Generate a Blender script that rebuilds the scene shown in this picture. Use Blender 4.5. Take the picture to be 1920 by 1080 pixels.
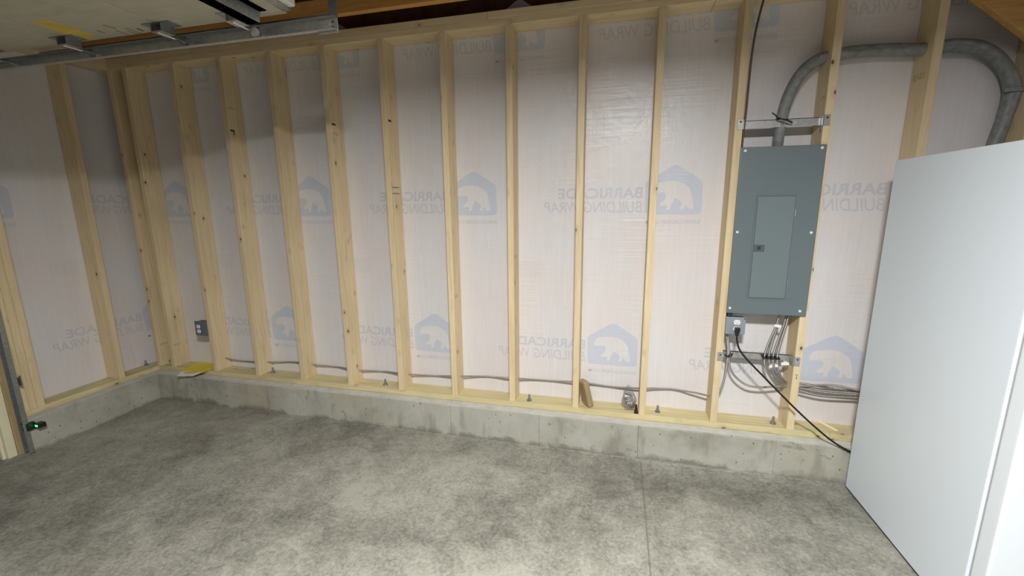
import bpy, bmesh, math, random
from mathutils import Vector, Matrix
from mathutils.geometry import tessellate_polygon

for o in list(bpy.data.objects):
    bpy.data.objects.remove(o)
SC = bpy.context.scene
COL = SC.collection

# ------------------------------------------------------------------ camera
cam_d = bpy.data.cameras.new('camera')
cam_d.sensor_width = 36.0
cam_d.lens = 793.45 / 1920 * 36.0
cam_d.clip_start = 0.02
cam = bpy.data.objects.new('camera', cam_d)
COL.objects.link(cam)
Rv = Vector((0.97122477, 0.23797804, -0.00942854))
Uv = Vector((-0.03576707, 0.18488146, 0.98210975))
Fv = Vector((-0.23546372, 0.95351209, -0.18807323))
M = Matrix((Rv, Uv, -Fv)).transposed().to_4x4()
M.translation = Vector((3.4574, -2.5315, 1.5191))
cam.matrix_world = M
SC.camera = cam

# ------------------------------------------------------------------ world, lamps, exposure
world = bpy.data.worlds.new('night')
SC.world = world
world.use_nodes = True
world.node_tree.nodes['Background'].inputs['Color'].default_value = (0.02, 0.022, 0.028, 1)
world.node_tree.nodes['Background'].inputs['Strength'].default_value = 1.0


def area(name, loc, rot, size, power, color, sy=None):
    d = bpy.data.lights.new(name, 'AREA')
    d.energy = power
    d.color = color
    d.size = size
    if sy:
        d.shape = 'RECTANGLE'
        d.size_y = sy
    else:
        d.shape = 'DISK'
    o = bpy.data.objects.new(name, d)
    o.location = loc
    o.rotation_euler = rot
    COL.objects.link(o)
    return o


# ceiling lamp above the camera and two added fill lights farther back, out of view
lampA = area('ceiling_lamp', (3.55, -2.62, 2.585), (0, 0, 0), 0.34, 124, (1.0, 0.99, 0.98))
lampA.data.spread = math.radians(169)
area('rear_ceiling_lamp', (2.6, -5.2, 2.57), (0, 0, 0), 0.9, 9, (1.0, 0.96, 0.90), 0.3)
area('side_ceiling_lamp', (6.3, -4.2, 2.57), (0, 0, 0), 0.9, 5, (1.0, 0.96, 0.92), 0.3)

SC.view_settings.view_transform = 'Standard'
SC.view_settings.look = 'None'
SC.view_settings.gamma = 1
SC.view_settings.use_curve_mapping = False
SC.view_settings.exposure = 0.47

# ------------------------------------------------------------------ dimensions (metres)
X0 = -0.1935      # face of the left wall's framing
D = 0.1330        # depth of the studs
HC = 0.2174       # top of the concrete curb
TP = HC + 0.0381  # top of the bottom plate
ZT = 2.5272       # underside of the top plates
T = 0.0381        # thickness of a framing board
CL = 0.0718       # ledge of the curb in front of the plate
SX = [-0.199, -0.055, 0.3764, 0.7829, 1.1883, 1.5940, 2.0006, 2.4026, 2.8078, 3.2216, 3.6301, 4.0349, 4.4390, 4.8480, 5.2520, 5.66, 6.07, 6.47]
RX = 6.9          # right wall
YR = -6.6         # rear wall
DY = -0.918       # edge of the garage door opening
rnd = random.Random(7)


# ------------------------------------------------------------------ node helpers
class NT:
    def __init__(s, name):
        s.m = bpy.data.materials.new(name)
        s.m.use_nodes = True
        s.t = s.m.node_tree
        s.b = s.t.nodes['Principled BSDF']
        s.out = s.t.nodes['Material Output']

    def n(s, kind, **kw):
        nd = s.t.nodes.new('ShaderNode' + kind)
        for k, v in kw.items():
            setattr(nd, k, v)
        return nd

    def l(s, a, b):
        s.t.links.new(a, b)

    def val(s, sock, v):
        if hasattr(v, 'is_linked') or isinstance(v, bpy.types.NodeSocket):
            s.l(v, sock)
        else:
            sock.default_value = v

    def math(s, op, a, b=0.0, c=0.0, clamp=False):
        nd = s.n('Math', operation=op, use_clamp=clamp)
        s.val(nd.inputs[0], a)
        s.val(nd.inputs[1], b)
        s.val(nd.inputs[2], c)
        return nd.outputs[0]

    def coords(s, scale=(1, 1, 1), rand=False, kind='Object'):
        tc = s.n('TexCoord')
        mp = s.n('Mapping')
        mp.inputs['Scale'].default_value = scale
        src = tc.outputs[kind]
        if rand:
            oi = s.n('ObjectInfo')
            cx = s.n('CombineXYZ')
            s.l(s.math('MULTIPLY', oi.outputs['Random'], 37.0), cx.inputs[0])
            s.l(s.math('MULTIPLY', oi.outputs['Random'], 91.0), cx.inputs[1])
            s.l(s.math('MULTIPLY', oi.outputs['Random'], 53.0), cx.inputs[2])
            ad = s.n('VectorMath', operation='ADD')
            s.l(src, ad.inputs[0])
            s.l(cx.outputs[0], ad.inputs[1])
            src = ad.outputs[0]
        s.l(src, mp.inputs['Vector'])
        return mp.outputs[0]

    def noise(s, vec, scale, detail=4, rough=0.55, dist=0.0):
        nd = s.n('TexNoise')
        s.l(vec, nd.inputs['Vector'])
        nd.inputs['Scale'].default_value = scale
        nd.inputs['Detail'].default_value = detail
        nd.inputs['Roughness'].default_value = rough
        nd.inputs['Distortion'].default_value = dist
        return nd.outputs['Fac']

    def ramp(s, fac, stops):
        nd = s.n('ValToRGB')
        el = nd.color_ramp.elements
        while len(el) < len(stops):
            el.new(0.5)
        for e, (p, c) in zip(el, stops):
            e.position = p
            e.color = (*c, 1) if len(c) == 3 else c
        s.l(fac, nd.inputs[0])
        return nd.outputs[0]

    def rng(s, v, a, b, c=0.0, d=1.0):
        nd = s.n('MapRange')
        s.val(nd.inputs['Value'], v)
        for k, x in zip(('From Min', 'From Max', 'To Min', 'To Max'), (a, b, c, d)):
            nd.inputs[k].default_value = x
        return nd.outputs[0]

    def mix(s, fac, a, b, mode='MIX'):
        nd = s.n('Mix', data_type='RGBA', blend_type=mode)
        s.val(nd.inputs[0], fac)
        for i, v in ((6, a), (7, b)):
            if isinstance(v, tuple):
                nd.inputs[i].default_value = (*v, 1)
            else:
                s.l(v, nd.inputs[i])
        return nd.outputs[2]

    def bump(s, h, strength, dist=0.01, normal=None):
        nd = s.n('Bump')
        nd.inputs['Strength'].default_value = strength
        nd.inputs['Distance'].default_value = dist
        s.l(h, nd.inputs['Height'])
        if normal:
            s.l(normal, nd.inputs['Normal'])
        s.l(nd.outputs[0], s.b.inputs['Normal'])
        return nd.outputs[0]

    def base(s, c):
        if isinstance(c, tuple):
            s.b.inputs['Base Color'].default_value = (*c, 1)
        else:
            s.l(c, s.b.inputs['Base Color'])

    def pr(s, rough=0.5, metal=0.0, spec=0.5):
        s.b.inputs['Roughness'].default_value = rough
        s.b.inputs['Metallic'].default_value = metal
        s.b.inputs['Specular IOR Level'].default_value = spec


def lin(r, g, b):
    f = lambda c: (c / 255 / 12.92) if c / 255 <= 0.04045 else ((c / 255 + 0.055) / 1.055) ** 2.4
    return (f(r), f(g), f(b))


def plain(name, c, rough=0.5, metal=0.0, spec=0.5, nz=0.0):
    m = NT(name)
    m.pr(rough, metal, spec)
    if nz:
        f = m.noise(m.coords(rand=True), 14, 4)
        m.base(m.mix(m.rng(f, 0.3, 0.7), tuple(x * (1 - nz) for x in c), tuple(min(1, x * (1 + nz)) for x in c)))
    else:
        m.base(c)
    return m.m


def wood(name, axis, dark, mid, light, knots=0.85, rough=0.6, green=None):
    """straight-grained softwood; axis = the board's long axis"""
    m = NT(name)
    m.pr(rough, 0, 0.35)
    st = [22, 22, 22]
    st['xyz'.index(axis)] = 0.7
    ks = [1, 1, 1]
    ks['xyz'.index(axis)] = 0.6
    v = m.coords(rand=True)
    mp = m.n('Mapping')
    mp.inputs['Scale'].default_value = st
    warp = m.n('TexNoise')
    m.l(v, warp.inputs['Vector'])
    warp.inputs['Scale'].default_value = 2.2
    warp.inputs['Detail'].default_value = 2
    wv = m.n('VectorMath', operation='MULTIPLY_ADD')
    m.l(warp.outputs['Color'], wv.inputs[0])
    wv.inputs[1].default_value = (0.05, 0.05, 0.05)
    m.l(v, wv.inputs[2])
    m.l(wv.outputs[0], mp.inputs['Vector'])
    g = m.noise(mp.outputs[0], 2.2, 5, 0.6, 0.8)
    g2 = m.noise(mp.outputs[0], 9.0, 3, 0.6)
    gg = m.math('ADD', m.math('MULTIPLY', g, 0.7), m.math('MULTIPLY', g2, 0.3))
    col = m.ramp(gg, [(0.28, dark), (0.44, mid), (0.66, light)])
    # slow change of tone along and between boards
    oi = m.n('ObjectInfo')
    tone = m.noise(v, 1.6, 2)
    t2 = m.math('ADD', m.rng(tone, 0.3, 0.7, 0.90, 1.06), m.rng(oi.outputs['Random'], 0, 1, -0.06, 0.05))
    cb = m.n('CombineColor')
    for i in range(3):
        m.l(t2, cb.inputs[i])
    col = m.mix(1.0, col, cb.outputs[0], 'MULTIPLY')
    if green:
        pt = m.noise(v, 2.3, 4, 0.65, 0.5)
        col = m.mix(m.rng(pt, 0.55, 0.70, 0, 0.45), col, tuple(x * 0.62 for x in mid))
        gr = m.noise(v, 3.5, 3, 0.6)
        col = m.mix(m.rng(gr, 0.42, 0.62, 0, 0.55), col, green)
    # knots
    kv = m.n('Mapping')
    kv.inputs['Scale'].default_value = ks
    m.l(v, kv.inputs['Vector'])
    vo = m.n('TexVoronoi')
    vo.inputs['Scale'].default_value = 10.5
    m.l(kv.outputs[0], vo.inputs['Vector'])
    core = m.rng(vo.outputs['Distance'], 0.050, 0.080, 1, 0)
    halo = m.rng(vo.outputs['Distance'], 0.07, 0.24, 0.35, 0)
    col = m.mix(m.math('MULTIPLY', halo, knots), col, tuple(x * 0.55 for x in dark))
    col = m.mix(m.math('MULTIPLY', core, knots), col, (0.045, 0.022, 0.01))
    m.base(col)
    m.bump(gg, 0.18, 0.003)
    return m.m


W_D, W_M, W_L = lin(203, 176, 130), lin(222, 201, 160), lin(232, 215, 178)
WOODZ = wood('stud wood', 'z', W_D, W_M, W_L)
WOODX = wood('plate wood', 'x', W_D, W_M, W_L)
WOODY = wood('plate wood y', 'y', W_D, W_M, W_L)
P_D, P_M, P_L = lin(160, 136, 92), lin(204, 188, 144), lin(222, 210, 168)
TRX = wood('treated plate wood', 'x', P_D, P_M, P_L, 0.7, green=lin(202, 194, 146))
TRY = wood('treated plate wood y', 'y', P_D, P_M, P_L, 0.7, green=lin(184, 176, 130))
TRUSS = wood('truss wood', 'x', lin(170, 112, 50), lin(200, 144, 76), lin(214, 164, 98), 0.8)
BLOCK = wood('weathered block wood', 'z', lin(132, 110, 78), lin(166, 144, 108), lin(188, 166, 126), 0.3)


def wrap_mat(name, tint=None, amt=1.0):
    m = NT(name)
    m.pr(0.33, 0, 0.5)
    v = m.coords()
    a = m.noise(m.coords((60, 60, 3)), 1.0, 4, 0.6, 0.5)          # fine vertical crinkles
    mp2 = m.coords((2.2, 2.2, 55))
    h = m.noise(mp2, 1.0, 3, 0.5, 0.6)                             # horizontal ripples
    big = m.noise(v, 3.0, 4, 0.55, 0.4)
    pink = m.noise(v, 2.0, 3, 0.5)
    col = m.mix(m.rng(pink, 0.35, 0.65), lin(222, 222, 224), lin(224, 218, 217))
    col = m.mix(m.rng(a, 0.3, 0.7, 0, 0.22), col, lin(196, 190, 186))
    if tint:
        f = m.rng(a, 0.25, 0.75, amt, amt * 0.72)
        fade = m.noise(v, 9, 2)
        f = m.math('MULTIPLY', f, m.rng(fade, 0.3, 0.7, 0.85, 1.0))
        col = m.mix(f, col, tint)
    m.base(col)
    b1 = m.bump(a, 0.10, 0.004)
    b2 = m.n('Bump')
    b2.inputs['Strength'].default_value = 0.28
    b2.inputs['Distance'].default_value = 0.012
    m.l(m.math('MULTIPLY', h, m.rng(big, 0.45, 0.7)), b2.inputs['Height'])
    m.l(b1, b2.inputs['Normal'])
    b3 = m.n('Bump')
    b3.inputs['Strength'].default_value = 0.10
    b3.inputs['Distance'].default_value = 0.02
    m.l(big, b3.inputs['Height'])
    m.l(b2.outputs[0], b3.inputs['Normal'])
    m.l(b3.outputs[0], m.b.inputs['Normal'])
    return m.m


WRAP = wrap_mat('house wrap film')
INK = wrap_mat('show-through blue print', lin(190, 200, 216), 0.92)
INK2 = wrap_mat('show-through grey print', lin(192, 195, 205), 0.88)
INK3 = wrap_mat('faint print', lin(206, 204, 204), 0.7)


def concrete(name, curb=False):
    m = NT(name)
    v = m.coords()
    m.pr(0.78 if curb else 0.62, 0, 0.35)
    big = m.noise(v, 1.3, 6, 0.62, 0.6)
    med = m.noise(v, 5.5, 6, 0.62, 0.5)
    fine = m.noise(v, 60, 4, 0.7)
    grit = m.noise(v, 210, 2, 0.6)
    if curb:
        f = m.math('ADD', m.math('MULTIPLY', big, 0.55), m.math('MULTIPLY', med, 0.45))
        col = m.ramp(f, [(0.36, lin(146, 145, 133)), (0.5, lin(172, 172, 160)), (0.66, lin(186, 186, 176))])
        yb = m.noise(v, 1.9, 3, 0.5)
        col = m.mix(m.rng(yb, 0.52, 0.68, 0, 0.6), col, lin(176, 168, 144))
        sep = m.n('SeparateXYZ')
        m.l(v, sep.inputs[0])
        # damp staining that creeps up from the slab, ragged top
        ed = m.math('ADD', sep.outputs[2], m.rng(m.noise(v, 4, 5, 0.7), 0.3, 0.7, 0.035, -0.04))
        col = m.mix(m.rng(ed, 0.0, 0.03, 0.75, 0), col, lin(112, 108, 98))
        st = m.noise(m.coords((1, 1, 0.3)), 9, 3, 0.6)
        col = m.mix(m.rng(st, 0.56, 0.68, 0, 0.45), col, lin(128, 122, 108))
        vo = m.n('TexVoronoi')
        vo.inputs['Scale'].default_value = 27
        m.l(m.coords((1, 1, 0.6)), vo.inputs['Vector'])
        sepc = m.n('SeparateColor')
        m.l(vo.outputs['Color'], sepc.inputs[0])
        hole = m.math('MULTIPLY', m.rng(vo.outputs['Distance'], 0.07, 0.13, 1, 0), m.math('GREATER_THAN', sepc.outputs[0], 0.25))
        col = m.mix(m.math('MULTIPLY', hole, 0.75), col, lin(84, 80, 70))
        bl = m.noise(v, 6.5, 5, 0.7, 1.0)
        col = m.mix(m.rng(bl, 0.61, 0.66, 0, 0.5), col, lin(118, 113, 100))
        m.base(col)
        hh = m.math('SUBTRACT', m.math('ADD', m.math('MULTIPLY', med, 0.5), m.math('MULTIPLY', fine, 0.25)), m.math('MULTIPLY', hole, 0.5))
        m.bump(hh, 0.3, 0.01)
    else:
        sep = m.n('SeparateXYZ')
        wv = m.n('VectorMath', operation='MULTIPLY_ADD')
        wn = m.n('TexNoise')
        m.l(v, wn.inputs['Vector'])
        wn.inputs['Scale'].default_value = 2.6
        wn.inputs['Detail'].default_value = 5
        wn.inputs['Roughness'].default_value = 0.65
        m.l(wn.outputs['Color'], wv.inputs[0])
        wv.inputs[1].default_value = (0.62, 0.62, 0)
        sb = m.n('VectorMath', operation='SUBTRACT')
        m.l(v, sb.inputs[0])
        sb.inputs[1].default_value = (0.31, 0.31, 0)
        m.l(sb.outputs[0], wv.inputs[2])
        m.l(wv.outputs[0], sep.inputs[0])
        tot = None
        # trowel-burnt and damp patches of the slab: x, y, rx, ry, amount (negative = pale dusty patch)
        for (x, y, rx, ry, a) in [(1.95, -.32, .55, .22, .8), (1.2, -.05, .5, .13, .7), (1.95, -1.02, .30, .16, .8), (1.15, -.95, .55, .14, .5),
                                  (4.35, -.32, .50, .20, .9), (3.85, -.22, .35, .12, .55), (3.35, -.33, .28, .14, .7), (3.1, -.62, .42, .13, .55),
                                  (2.9, -.88, .3, .12, .6), (.75, -.55, .35, .10, .5), (4.35, -.72, .5, .15, .55), (2.6, -.42, .3, .1, -.6),
                                  (2.75, -.5, .45, .12, -.6), (3.0, -1.15, .6, .16, -.7), (2.2, -.72, .5, .1, -.5), (.2, -.5, .4, .2, -.25),
                                  (3.95, -.42, .16, .07, -.7), (4.0, -.95, .35, .12, -.4), (1.3, -.5, .4, .1, -.2), (2.55, -.28, .12, .1, .6),
                                  (2.3, -1.25, .4, .1, -.5), (0.1, -1.3, .6, .15, .35), (1.2, -1.35, .5, .12, .3)]:
            dx = m.math('DIVIDE', m.math('SUBTRACT', sep.outputs[0], x), rx)
            dy = m.math('DIVIDE', m.math('SUBTRACT', sep.outputs[1], y), ry)
            r = m.math('ADD', m.math('MULTIPLY', dx, dx), m.math('MULTIPLY', dy, dy))
            g = m.math('MULTIPLY', m.math('EXPONENT', m.math('MULTIPLY', r, -0.9)), a)
            tot = g if tot is None else m.math('ADD', tot, g)
        f = m.math('SUBTRACT', m.math('ADD', m.math('ADD', m.math('MULTIPLY', big, 0.42), m.math('MULTIPLY', med, 0.34)), 0.12), m.math('MULTIPLY', tot, 0.10))
        f = m.math('ADD', f, m.rng(m.noise(v, 15, 6, 0.85, 0.8), 0.3, 0.7, -0.10, 0.10))
        f = m.math('ADD', f, m.rng(fine, 0.3, 0.7, -0.09, 0.09))
        col = m.ramp(f, [(0.30, lin(100, 99, 90)), (0.41, lin(126, 125, 115)), (0.50, lin(146, 145, 134)), (0.63, lin(170, 169, 157))])
        rust = m.noise(v, 1.7, 3)
        col = m.mix(m.rng(rust, 0.55, 0.7, 0, 0.12), col, lin(156, 142, 124))
        spk = m.rng(grit, 0.62, 0.70, 0, 0.40)
        col = m.mix(spk, col, lin(214, 212, 198))
        m.base(col)
        m.l(m.rng(f, 0.35, 0.6, 0.5, 0.75), m.b.inputs['Roughness'])
        m.bump(m.math('ADD', m.math('MULTIPLY', fine, 0.6), m.math('MULTIPLY', grit, 0.3)), 0.6, 0.008)
    return m.m


FLOOR = concrete('slab concrete')
CURB = concrete('curb concrete', True)
LEDGE = plain('trowelled ledge concrete', lin(200, 200, 193), 0.8, nz=0.12)
DARKOSB = plain('dark sheathing board', lin(84, 52, 36), 0.8, nz=0.35)


def galv(name, c, rough=0.38, metal=0.85):
    m = NT(name)
    m.pr(rough, metal)
    vo = m.n('TexVoronoi')
    vo.inputs['Scale'].default_value = 90
    m.l(m.coords(), vo.inputs['Vector'])
    sp = m.n('SeparateColor')
    m.l(vo.outputs['Color'], sp.inputs[0])
    m.base(m.mix(m.rng(sp.outputs[0], 0, 1, 0, 1), tuple(x * 0.8 for x in c), c))
    return m.m


GALV = galv('galvanised steel', lin(206, 208, 206))
GALVD = galv('dull galvanised steel', lin(172, 176, 178), 0.45)
STEEL = plain('bright zinc', lin(225, 225, 222), 0.22, 1.0)
SCREWW = plain('white zinc screw head', lin(236, 236, 234), 0.3, 0.2)
PANEL = plain('grey panel enamel', lin(104, 116, 120), 0.42, 0.0, 0.5)
PANELD = plain('panel door enamel', lin(112, 125, 128), 0.42, 0.0, 0.5)
PANELL = plain('latch plate', lin(84, 94, 97), 0.4)
PANELX = plain('dark latch plastic', lin(46, 52, 54), 0.5)
BOXG = plain('outlet box grey steel', lin(150, 160, 168), 0.4, 0.3, nz=0.08)
BOXB = plain('blue grey box plastic', lin(96, 106, 116), 0.5, nz=0.1)
WHITEP = plain('white plastic', lin(238, 238, 234), 0.35)
SLOT = plain('slot dark', lin(60, 58, 55), 0.6)
BLACK = plain('black rubber', lin(18, 18, 19), 0.45)
BLACKT = plain('black nylon', lin(28, 27, 30), 0.4)
FRIDGE = NT('freezer side enamel')
FRIDGE.pr(0.38, 0, 0.5)
FRIDGE.base(lin(226, 236, 244))
FRIDGE.bump(FRIDGE.noise(FRIDGE.coords(), 420, 2), 0.06, 0.001)
FRIDGE = FRIDGE.m
FDOOR = plain('freezer door enamel', lin(232, 240, 246), 0.3)
GASKET = plain('grey gasket', lin(178, 180, 180), 0.6)
DOORW = NT('door section enamel')
DOORW.pr(0.5, 0, 0.4)
DOORW.base(DOORW.mix(DOORW.rng(DOORW.noise(DOORW.coords((3, 12, 1)), 2, 5, 0.6), 0.4, 0.7), lin(192, 186, 168), lin(178, 173, 156)))  # white enamel toned down, the dim light overhead put into its colour
DOORW = DOORW.m
TAPE = plain('yellow sticker', lin(214, 190, 84), 0.5, nz=0.12)
MARK = plain('dark red crayon', lin(96, 40, 34), 0.8)
MARKK = plain('black marker', lin(70, 52, 36), 0.8)
SEAL = plain('white vinyl seal', lin(226, 224, 214), 0.5)
TRIMW = plain('cream vinyl stop', lin(226, 222, 190), 0.5, nz=0.04)
YEL = plain('yellow card', lin(226, 208, 20), 0.45, nz=0.05)
PAPER = plain('white paper', lin(224, 222, 210), 0.6)
SPLINT = plain('pale fresh wood', lin(246, 236, 180), 0.6)
EXT = plain('driveway concrete', lin(80, 80, 78), 0.9, nz=0.1)
LED = NT('green indicator')
LED.b.inputs['Emission Color'].default_value = (0.05, 1.0, 0.15, 1)
LED.b.inputs['Emission Strength'].default_value = 3.0
LED.base((0.02, 0.3, 0.05))
LED = LED.m


def cable_mat(name, c, pitch=170, metal=0.8, rough=0.35, strength=0.6):
    m = NT(name)
    m.pr(rough, metal)
    tc = m.n('TexCoord')
    sp = m.n('SeparateXYZ')
    m.l(tc.outputs['UV'], sp.inputs[0])
    w = m.math('SINE', m.math('ADD', m.math('MULTIPLY', sp.outputs[1], pitch * 6.283), m.math('MULTIPLY', sp.outputs[0], 6.283)))
    w = m.rng(w, -1, 1)
    m.base(m.mix(w, tuple(x * 0.45 for x in c), c))
    m.bump(w, strength, 0.002)
    return m.m


MC = cable_mat('metal clad cable', lin(196, 192, 188))
MCT = cable_mat('thin metal clad cable', lin(140, 120, 104))
SER = NT('grey service cable jacket')
SER.pr(0.5, 0, 0.4)
SER.base(SER.mix(SER.rng(SER.noise(SER.coords((1, 1, 1)), 30, 4), 0.35, 0.65), lin(118, 121, 120), lin(142, 145, 143)))
SER.bump(SER.noise(SER.coords(), 22, 3), 0.4, 0.01)
SER = SER.m
bag = NT('clear plastic bag')
tr = bag.n('BsdfTransparent')
tr.inputs[0].default_value = (0.95, 0.95, 0.96, 1)
gl = bag.n('BsdfGlossy')
gl.inputs['Roughness'].default_value = 0.12
fr = bag.n('LayerWeight')
fr.inputs[0].default_value = 0.4
mx = bag.n('MixShader')
bag.l(bag.math('ADD', bag.math('MULTIPLY', fr.outputs['Facing'], 0.55), 0.12), mx.inputs[0])
bag.l(tr.outputs[0], mx.inputs[1])
bag.l(gl.outputs[0], mx.inputs[2])
bag.l(mx.outputs[0], bag.out.inputs['Surface'])
bb = bag.n('Bump')
bb.inputs['Strength'].default_value = 0.9
bb.inputs['Distance'].default_value = 0.02
bag.l(bag.noise(bag.coords(), 45, 3), bb.inputs['Height'])
bag.l(bb.outputs[0], gl.inputs['Normal'])
BAG = bag.m


# ------------------------------------------------------------------ mesh helpers
def link(name, me, mat, parent=None, loc=None, rot=None):
    o = bpy.data.objects.new(name, me)
    COL.objects.link(o)
    if mat is not None and len(me.materials) == 0:
        me.materials.append(mat)
    if parent:
        o.parent = parent
    if loc is not None:
        o.location = loc
    if rot is not None:
        o.rotation_euler = rot
    return o


def bm_mesh(bm, name='m', smooth=False):
    me = bpy.data.meshes.new(name)
    bmesh.ops.recalc_face_normals(bm, faces=bm.faces)
    bm.to_mesh(me)
    bm.free()
    if smooth:
        for p in me.polygons:
            p.use_smooth = True
    return me


def add_box(bm, a, b, bev=0.0, seg=1):
    """axis-aligned box between corners a and b"""
    r = bmesh.ops.create_cube(bm, size=1.0)
    vs = r['verts']
    c = [(p + q) / 2 for p, q in zip(a, b)]
    s = [abs(q - p) for p, q in zip(a, b)]
    for v in vs:
        v.co = Vector((c[0] + v.co.x * s[0], c[1] + v.co.y * s[1], c[2] + v.co.z * s[2]))
    if bev:
        es = list({e for v in vs for e in v.link_edges})
        bmesh.ops.bevel(bm, geom=es, offset=bev, segments=seg, affect='EDGES', profile=0.6)


def box(name, a, b, mat, parent=None, bev=0.0, seg=1, origin=None):
    bm = bmesh.new()
    o = Vector(origin) if origin is not None else Vector([(p + q) / 2 for p, q in zip(a, b)])
    add_box(bm, Vector(a) - o, Vector(b) - o, bev, seg)
    return link(name, bm_mesh(bm, name), mat, parent, loc_rel(parent, o))


def loc_rel(parent, o):
    return Vector(o) - (WPOS.get(parent.name, Vector()) if parent else Vector())


WPOS = {}


def thing(name, label, cat, loc, group=None):
    o = bpy.data.objects.new(name, None)
    o.empty_display_size = 0.05
    COL.objects.link(o)
    o.location = loc
    WPOS[o.name] = Vector(loc)
    tag(o, label, cat, group)
    return o


def tag(o, label, cat=None, group=None, kind=None):
    if label:
        o['label'] = label
    if cat:
        o['category'] = cat
    if group:
        o['group'] = group
    if kind:
        o['kind'] = kind
    WPOS.setdefault(o.name, o.location.copy())
    return o


def remember(o):
    p = o.parent
    WPOS[o.name] = o.location + (WPOS.get(p.name, Vector()) if p else Vector())
    return o


def spline(pts, n=10):
    pts = [Vector(p) for p in pts]
    out = []
    P = [2 * pts[0] - pts[1]] + pts + [2 * pts[-1] - pts[-2]]
    for i in range(1, len(P) - 2):
        p0, p1, p2, p3 = P[i - 1], P[i], P[i + 1], P[i + 2]
        # centripetal-like: damp tangents by the segment length to avoid overshoot
        d = (p2 - p1).length
        t1 = (p2 - p0).normalized() * d
        t2 = (p3 - p1).normalized() * d
        for k in range(n):
            t = k / n
            h00, h10 = 2 * t ** 3 - 3 * t ** 2 + 1, t ** 3 - 2 * t ** 2 + t
            h01, h11 = -2 * t ** 3 + 3 * t ** 2, t ** 3 - t ** 2
            out.append(h00 * p1 + h10 * t1 + h01 * p2 + h11 * t2)
    out.append(pts[-1])
    return out


def tube_bm(bm, path, r, seg=8, r2=None, twist=0.0, caps=True):
    uvl = bm.loops.layers.uv.verify()
    rings = []
    L = 0
    up = Vector((0.13, 0.97, 0.2)).normalized()
    prev = None
    for i, p in enumerate(path):
        t = (path[min(i + 1, len(path) - 1)] - path[max(i - 1, 0)]).normalized()
        a = (up - t * up.dot(t))
        if a.length < 1e-3:
            a = Vector((1, 0, 0)) - t * t.x
        a.normalize()
        up = a
        b = t.cross(a)
        if prev is not None:
            L += (p - prev).length
        prev = p
        th0 = twist * L
        rr = r(i / (len(path) - 1)) if callable(r) else r
        rb = rr if r2 is None else r2
        ring = []
        for k in range(seg):
            an = 2 * math.pi * k / seg
            ca, sa = math.cos(an) * rr, math.sin(an) * rb
            x = ca * math.cos(th0) - sa * math.sin(th0)
            y = ca * math.sin(th0) + sa * math.cos(th0)
            ring.append(bm.verts.new(p + a * x + b * y))
        rings.append((ring, L))
    for (A, la), (B, lb) in zip(rings, rings[1:]):
        for k in range(seg):
            f = bm.faces.new((A[k], A[(k + 1) % seg], B[(k + 1) % seg], B[k]))
            f.smooth = True
            for lp, (u, w) in zip(f.loops, ((k, la), (k + 1, la), (k + 1, lb), (k, lb))):
                lp[uvl].uv = (u / seg, w)
    if caps:
        bm.faces.new(rings[0][0])
        bm.faces.new(rings[-1][0])


def tube(name, pts, r, mat, parent=None, seg=8, n=10, **kw):
    bm = bmesh.new()
    path = spline(pts, n) if n > 1 else [Vector(p) for p in pts]
    o = path[0].copy()
    tube_bm(bm, [p - o for p in path], r, seg, **kw)
    me = bm_mesh(bm, name)
    return link(name, me, mat, parent, loc_rel(parent, o))


def cyl(name, c, r, h, axis, mat, parent=None, seg=16, dome=0.0):
    bm = bmesh.new()
    bmesh.ops.create_cone(bm, cap_ends=True, segments=seg, radius1=r, radius2=r * (1 - dome), depth=h)
    rot = {'z': Matrix(), 'x': Matrix.Rotation(math.pi / 2, 4, 'Y'), 'y': Matrix.Rotation(math.pi / 2, 4, 'X')}[axis]
    bm.transform(rot)
    return link(name, bm_mesh(bm, name), mat, parent, loc_rel(parent, c))


# ------------------------------------------------------------------ setting: floor
fl = thing('floor', 'mottled grey troweled concrete garage slab', None, (3.0, -3.0, 0))
fl['kind'] = 'structure'
FXJ = 3.647
for a, b in (((X0 - 0.16, YR, -0.12), (FXJ - 0.0016, D, 0.0)), ((FXJ + 0.0016, YR, -0.12), (RX, D, 0.0))):
    box('slab', a, b, FLOOR, fl, bev=0.003, origin=(0, 0, 0))
box('joint_bed', (FXJ - 0.004, YR, -0.12), (FXJ + 0.004, D, -0.003), plain('joint dust', lin(120, 116, 104), 0.9), fl)
# subtle fillet of mortar where slab meets curb
drv = box('driveway', (-6, YR - 2, -0.2), (X0 - 0.16, 2.0, -0.05), EXT)
tag(drv, 'dark driveway slab outside the garage opening', None, kind='structure')

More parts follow.
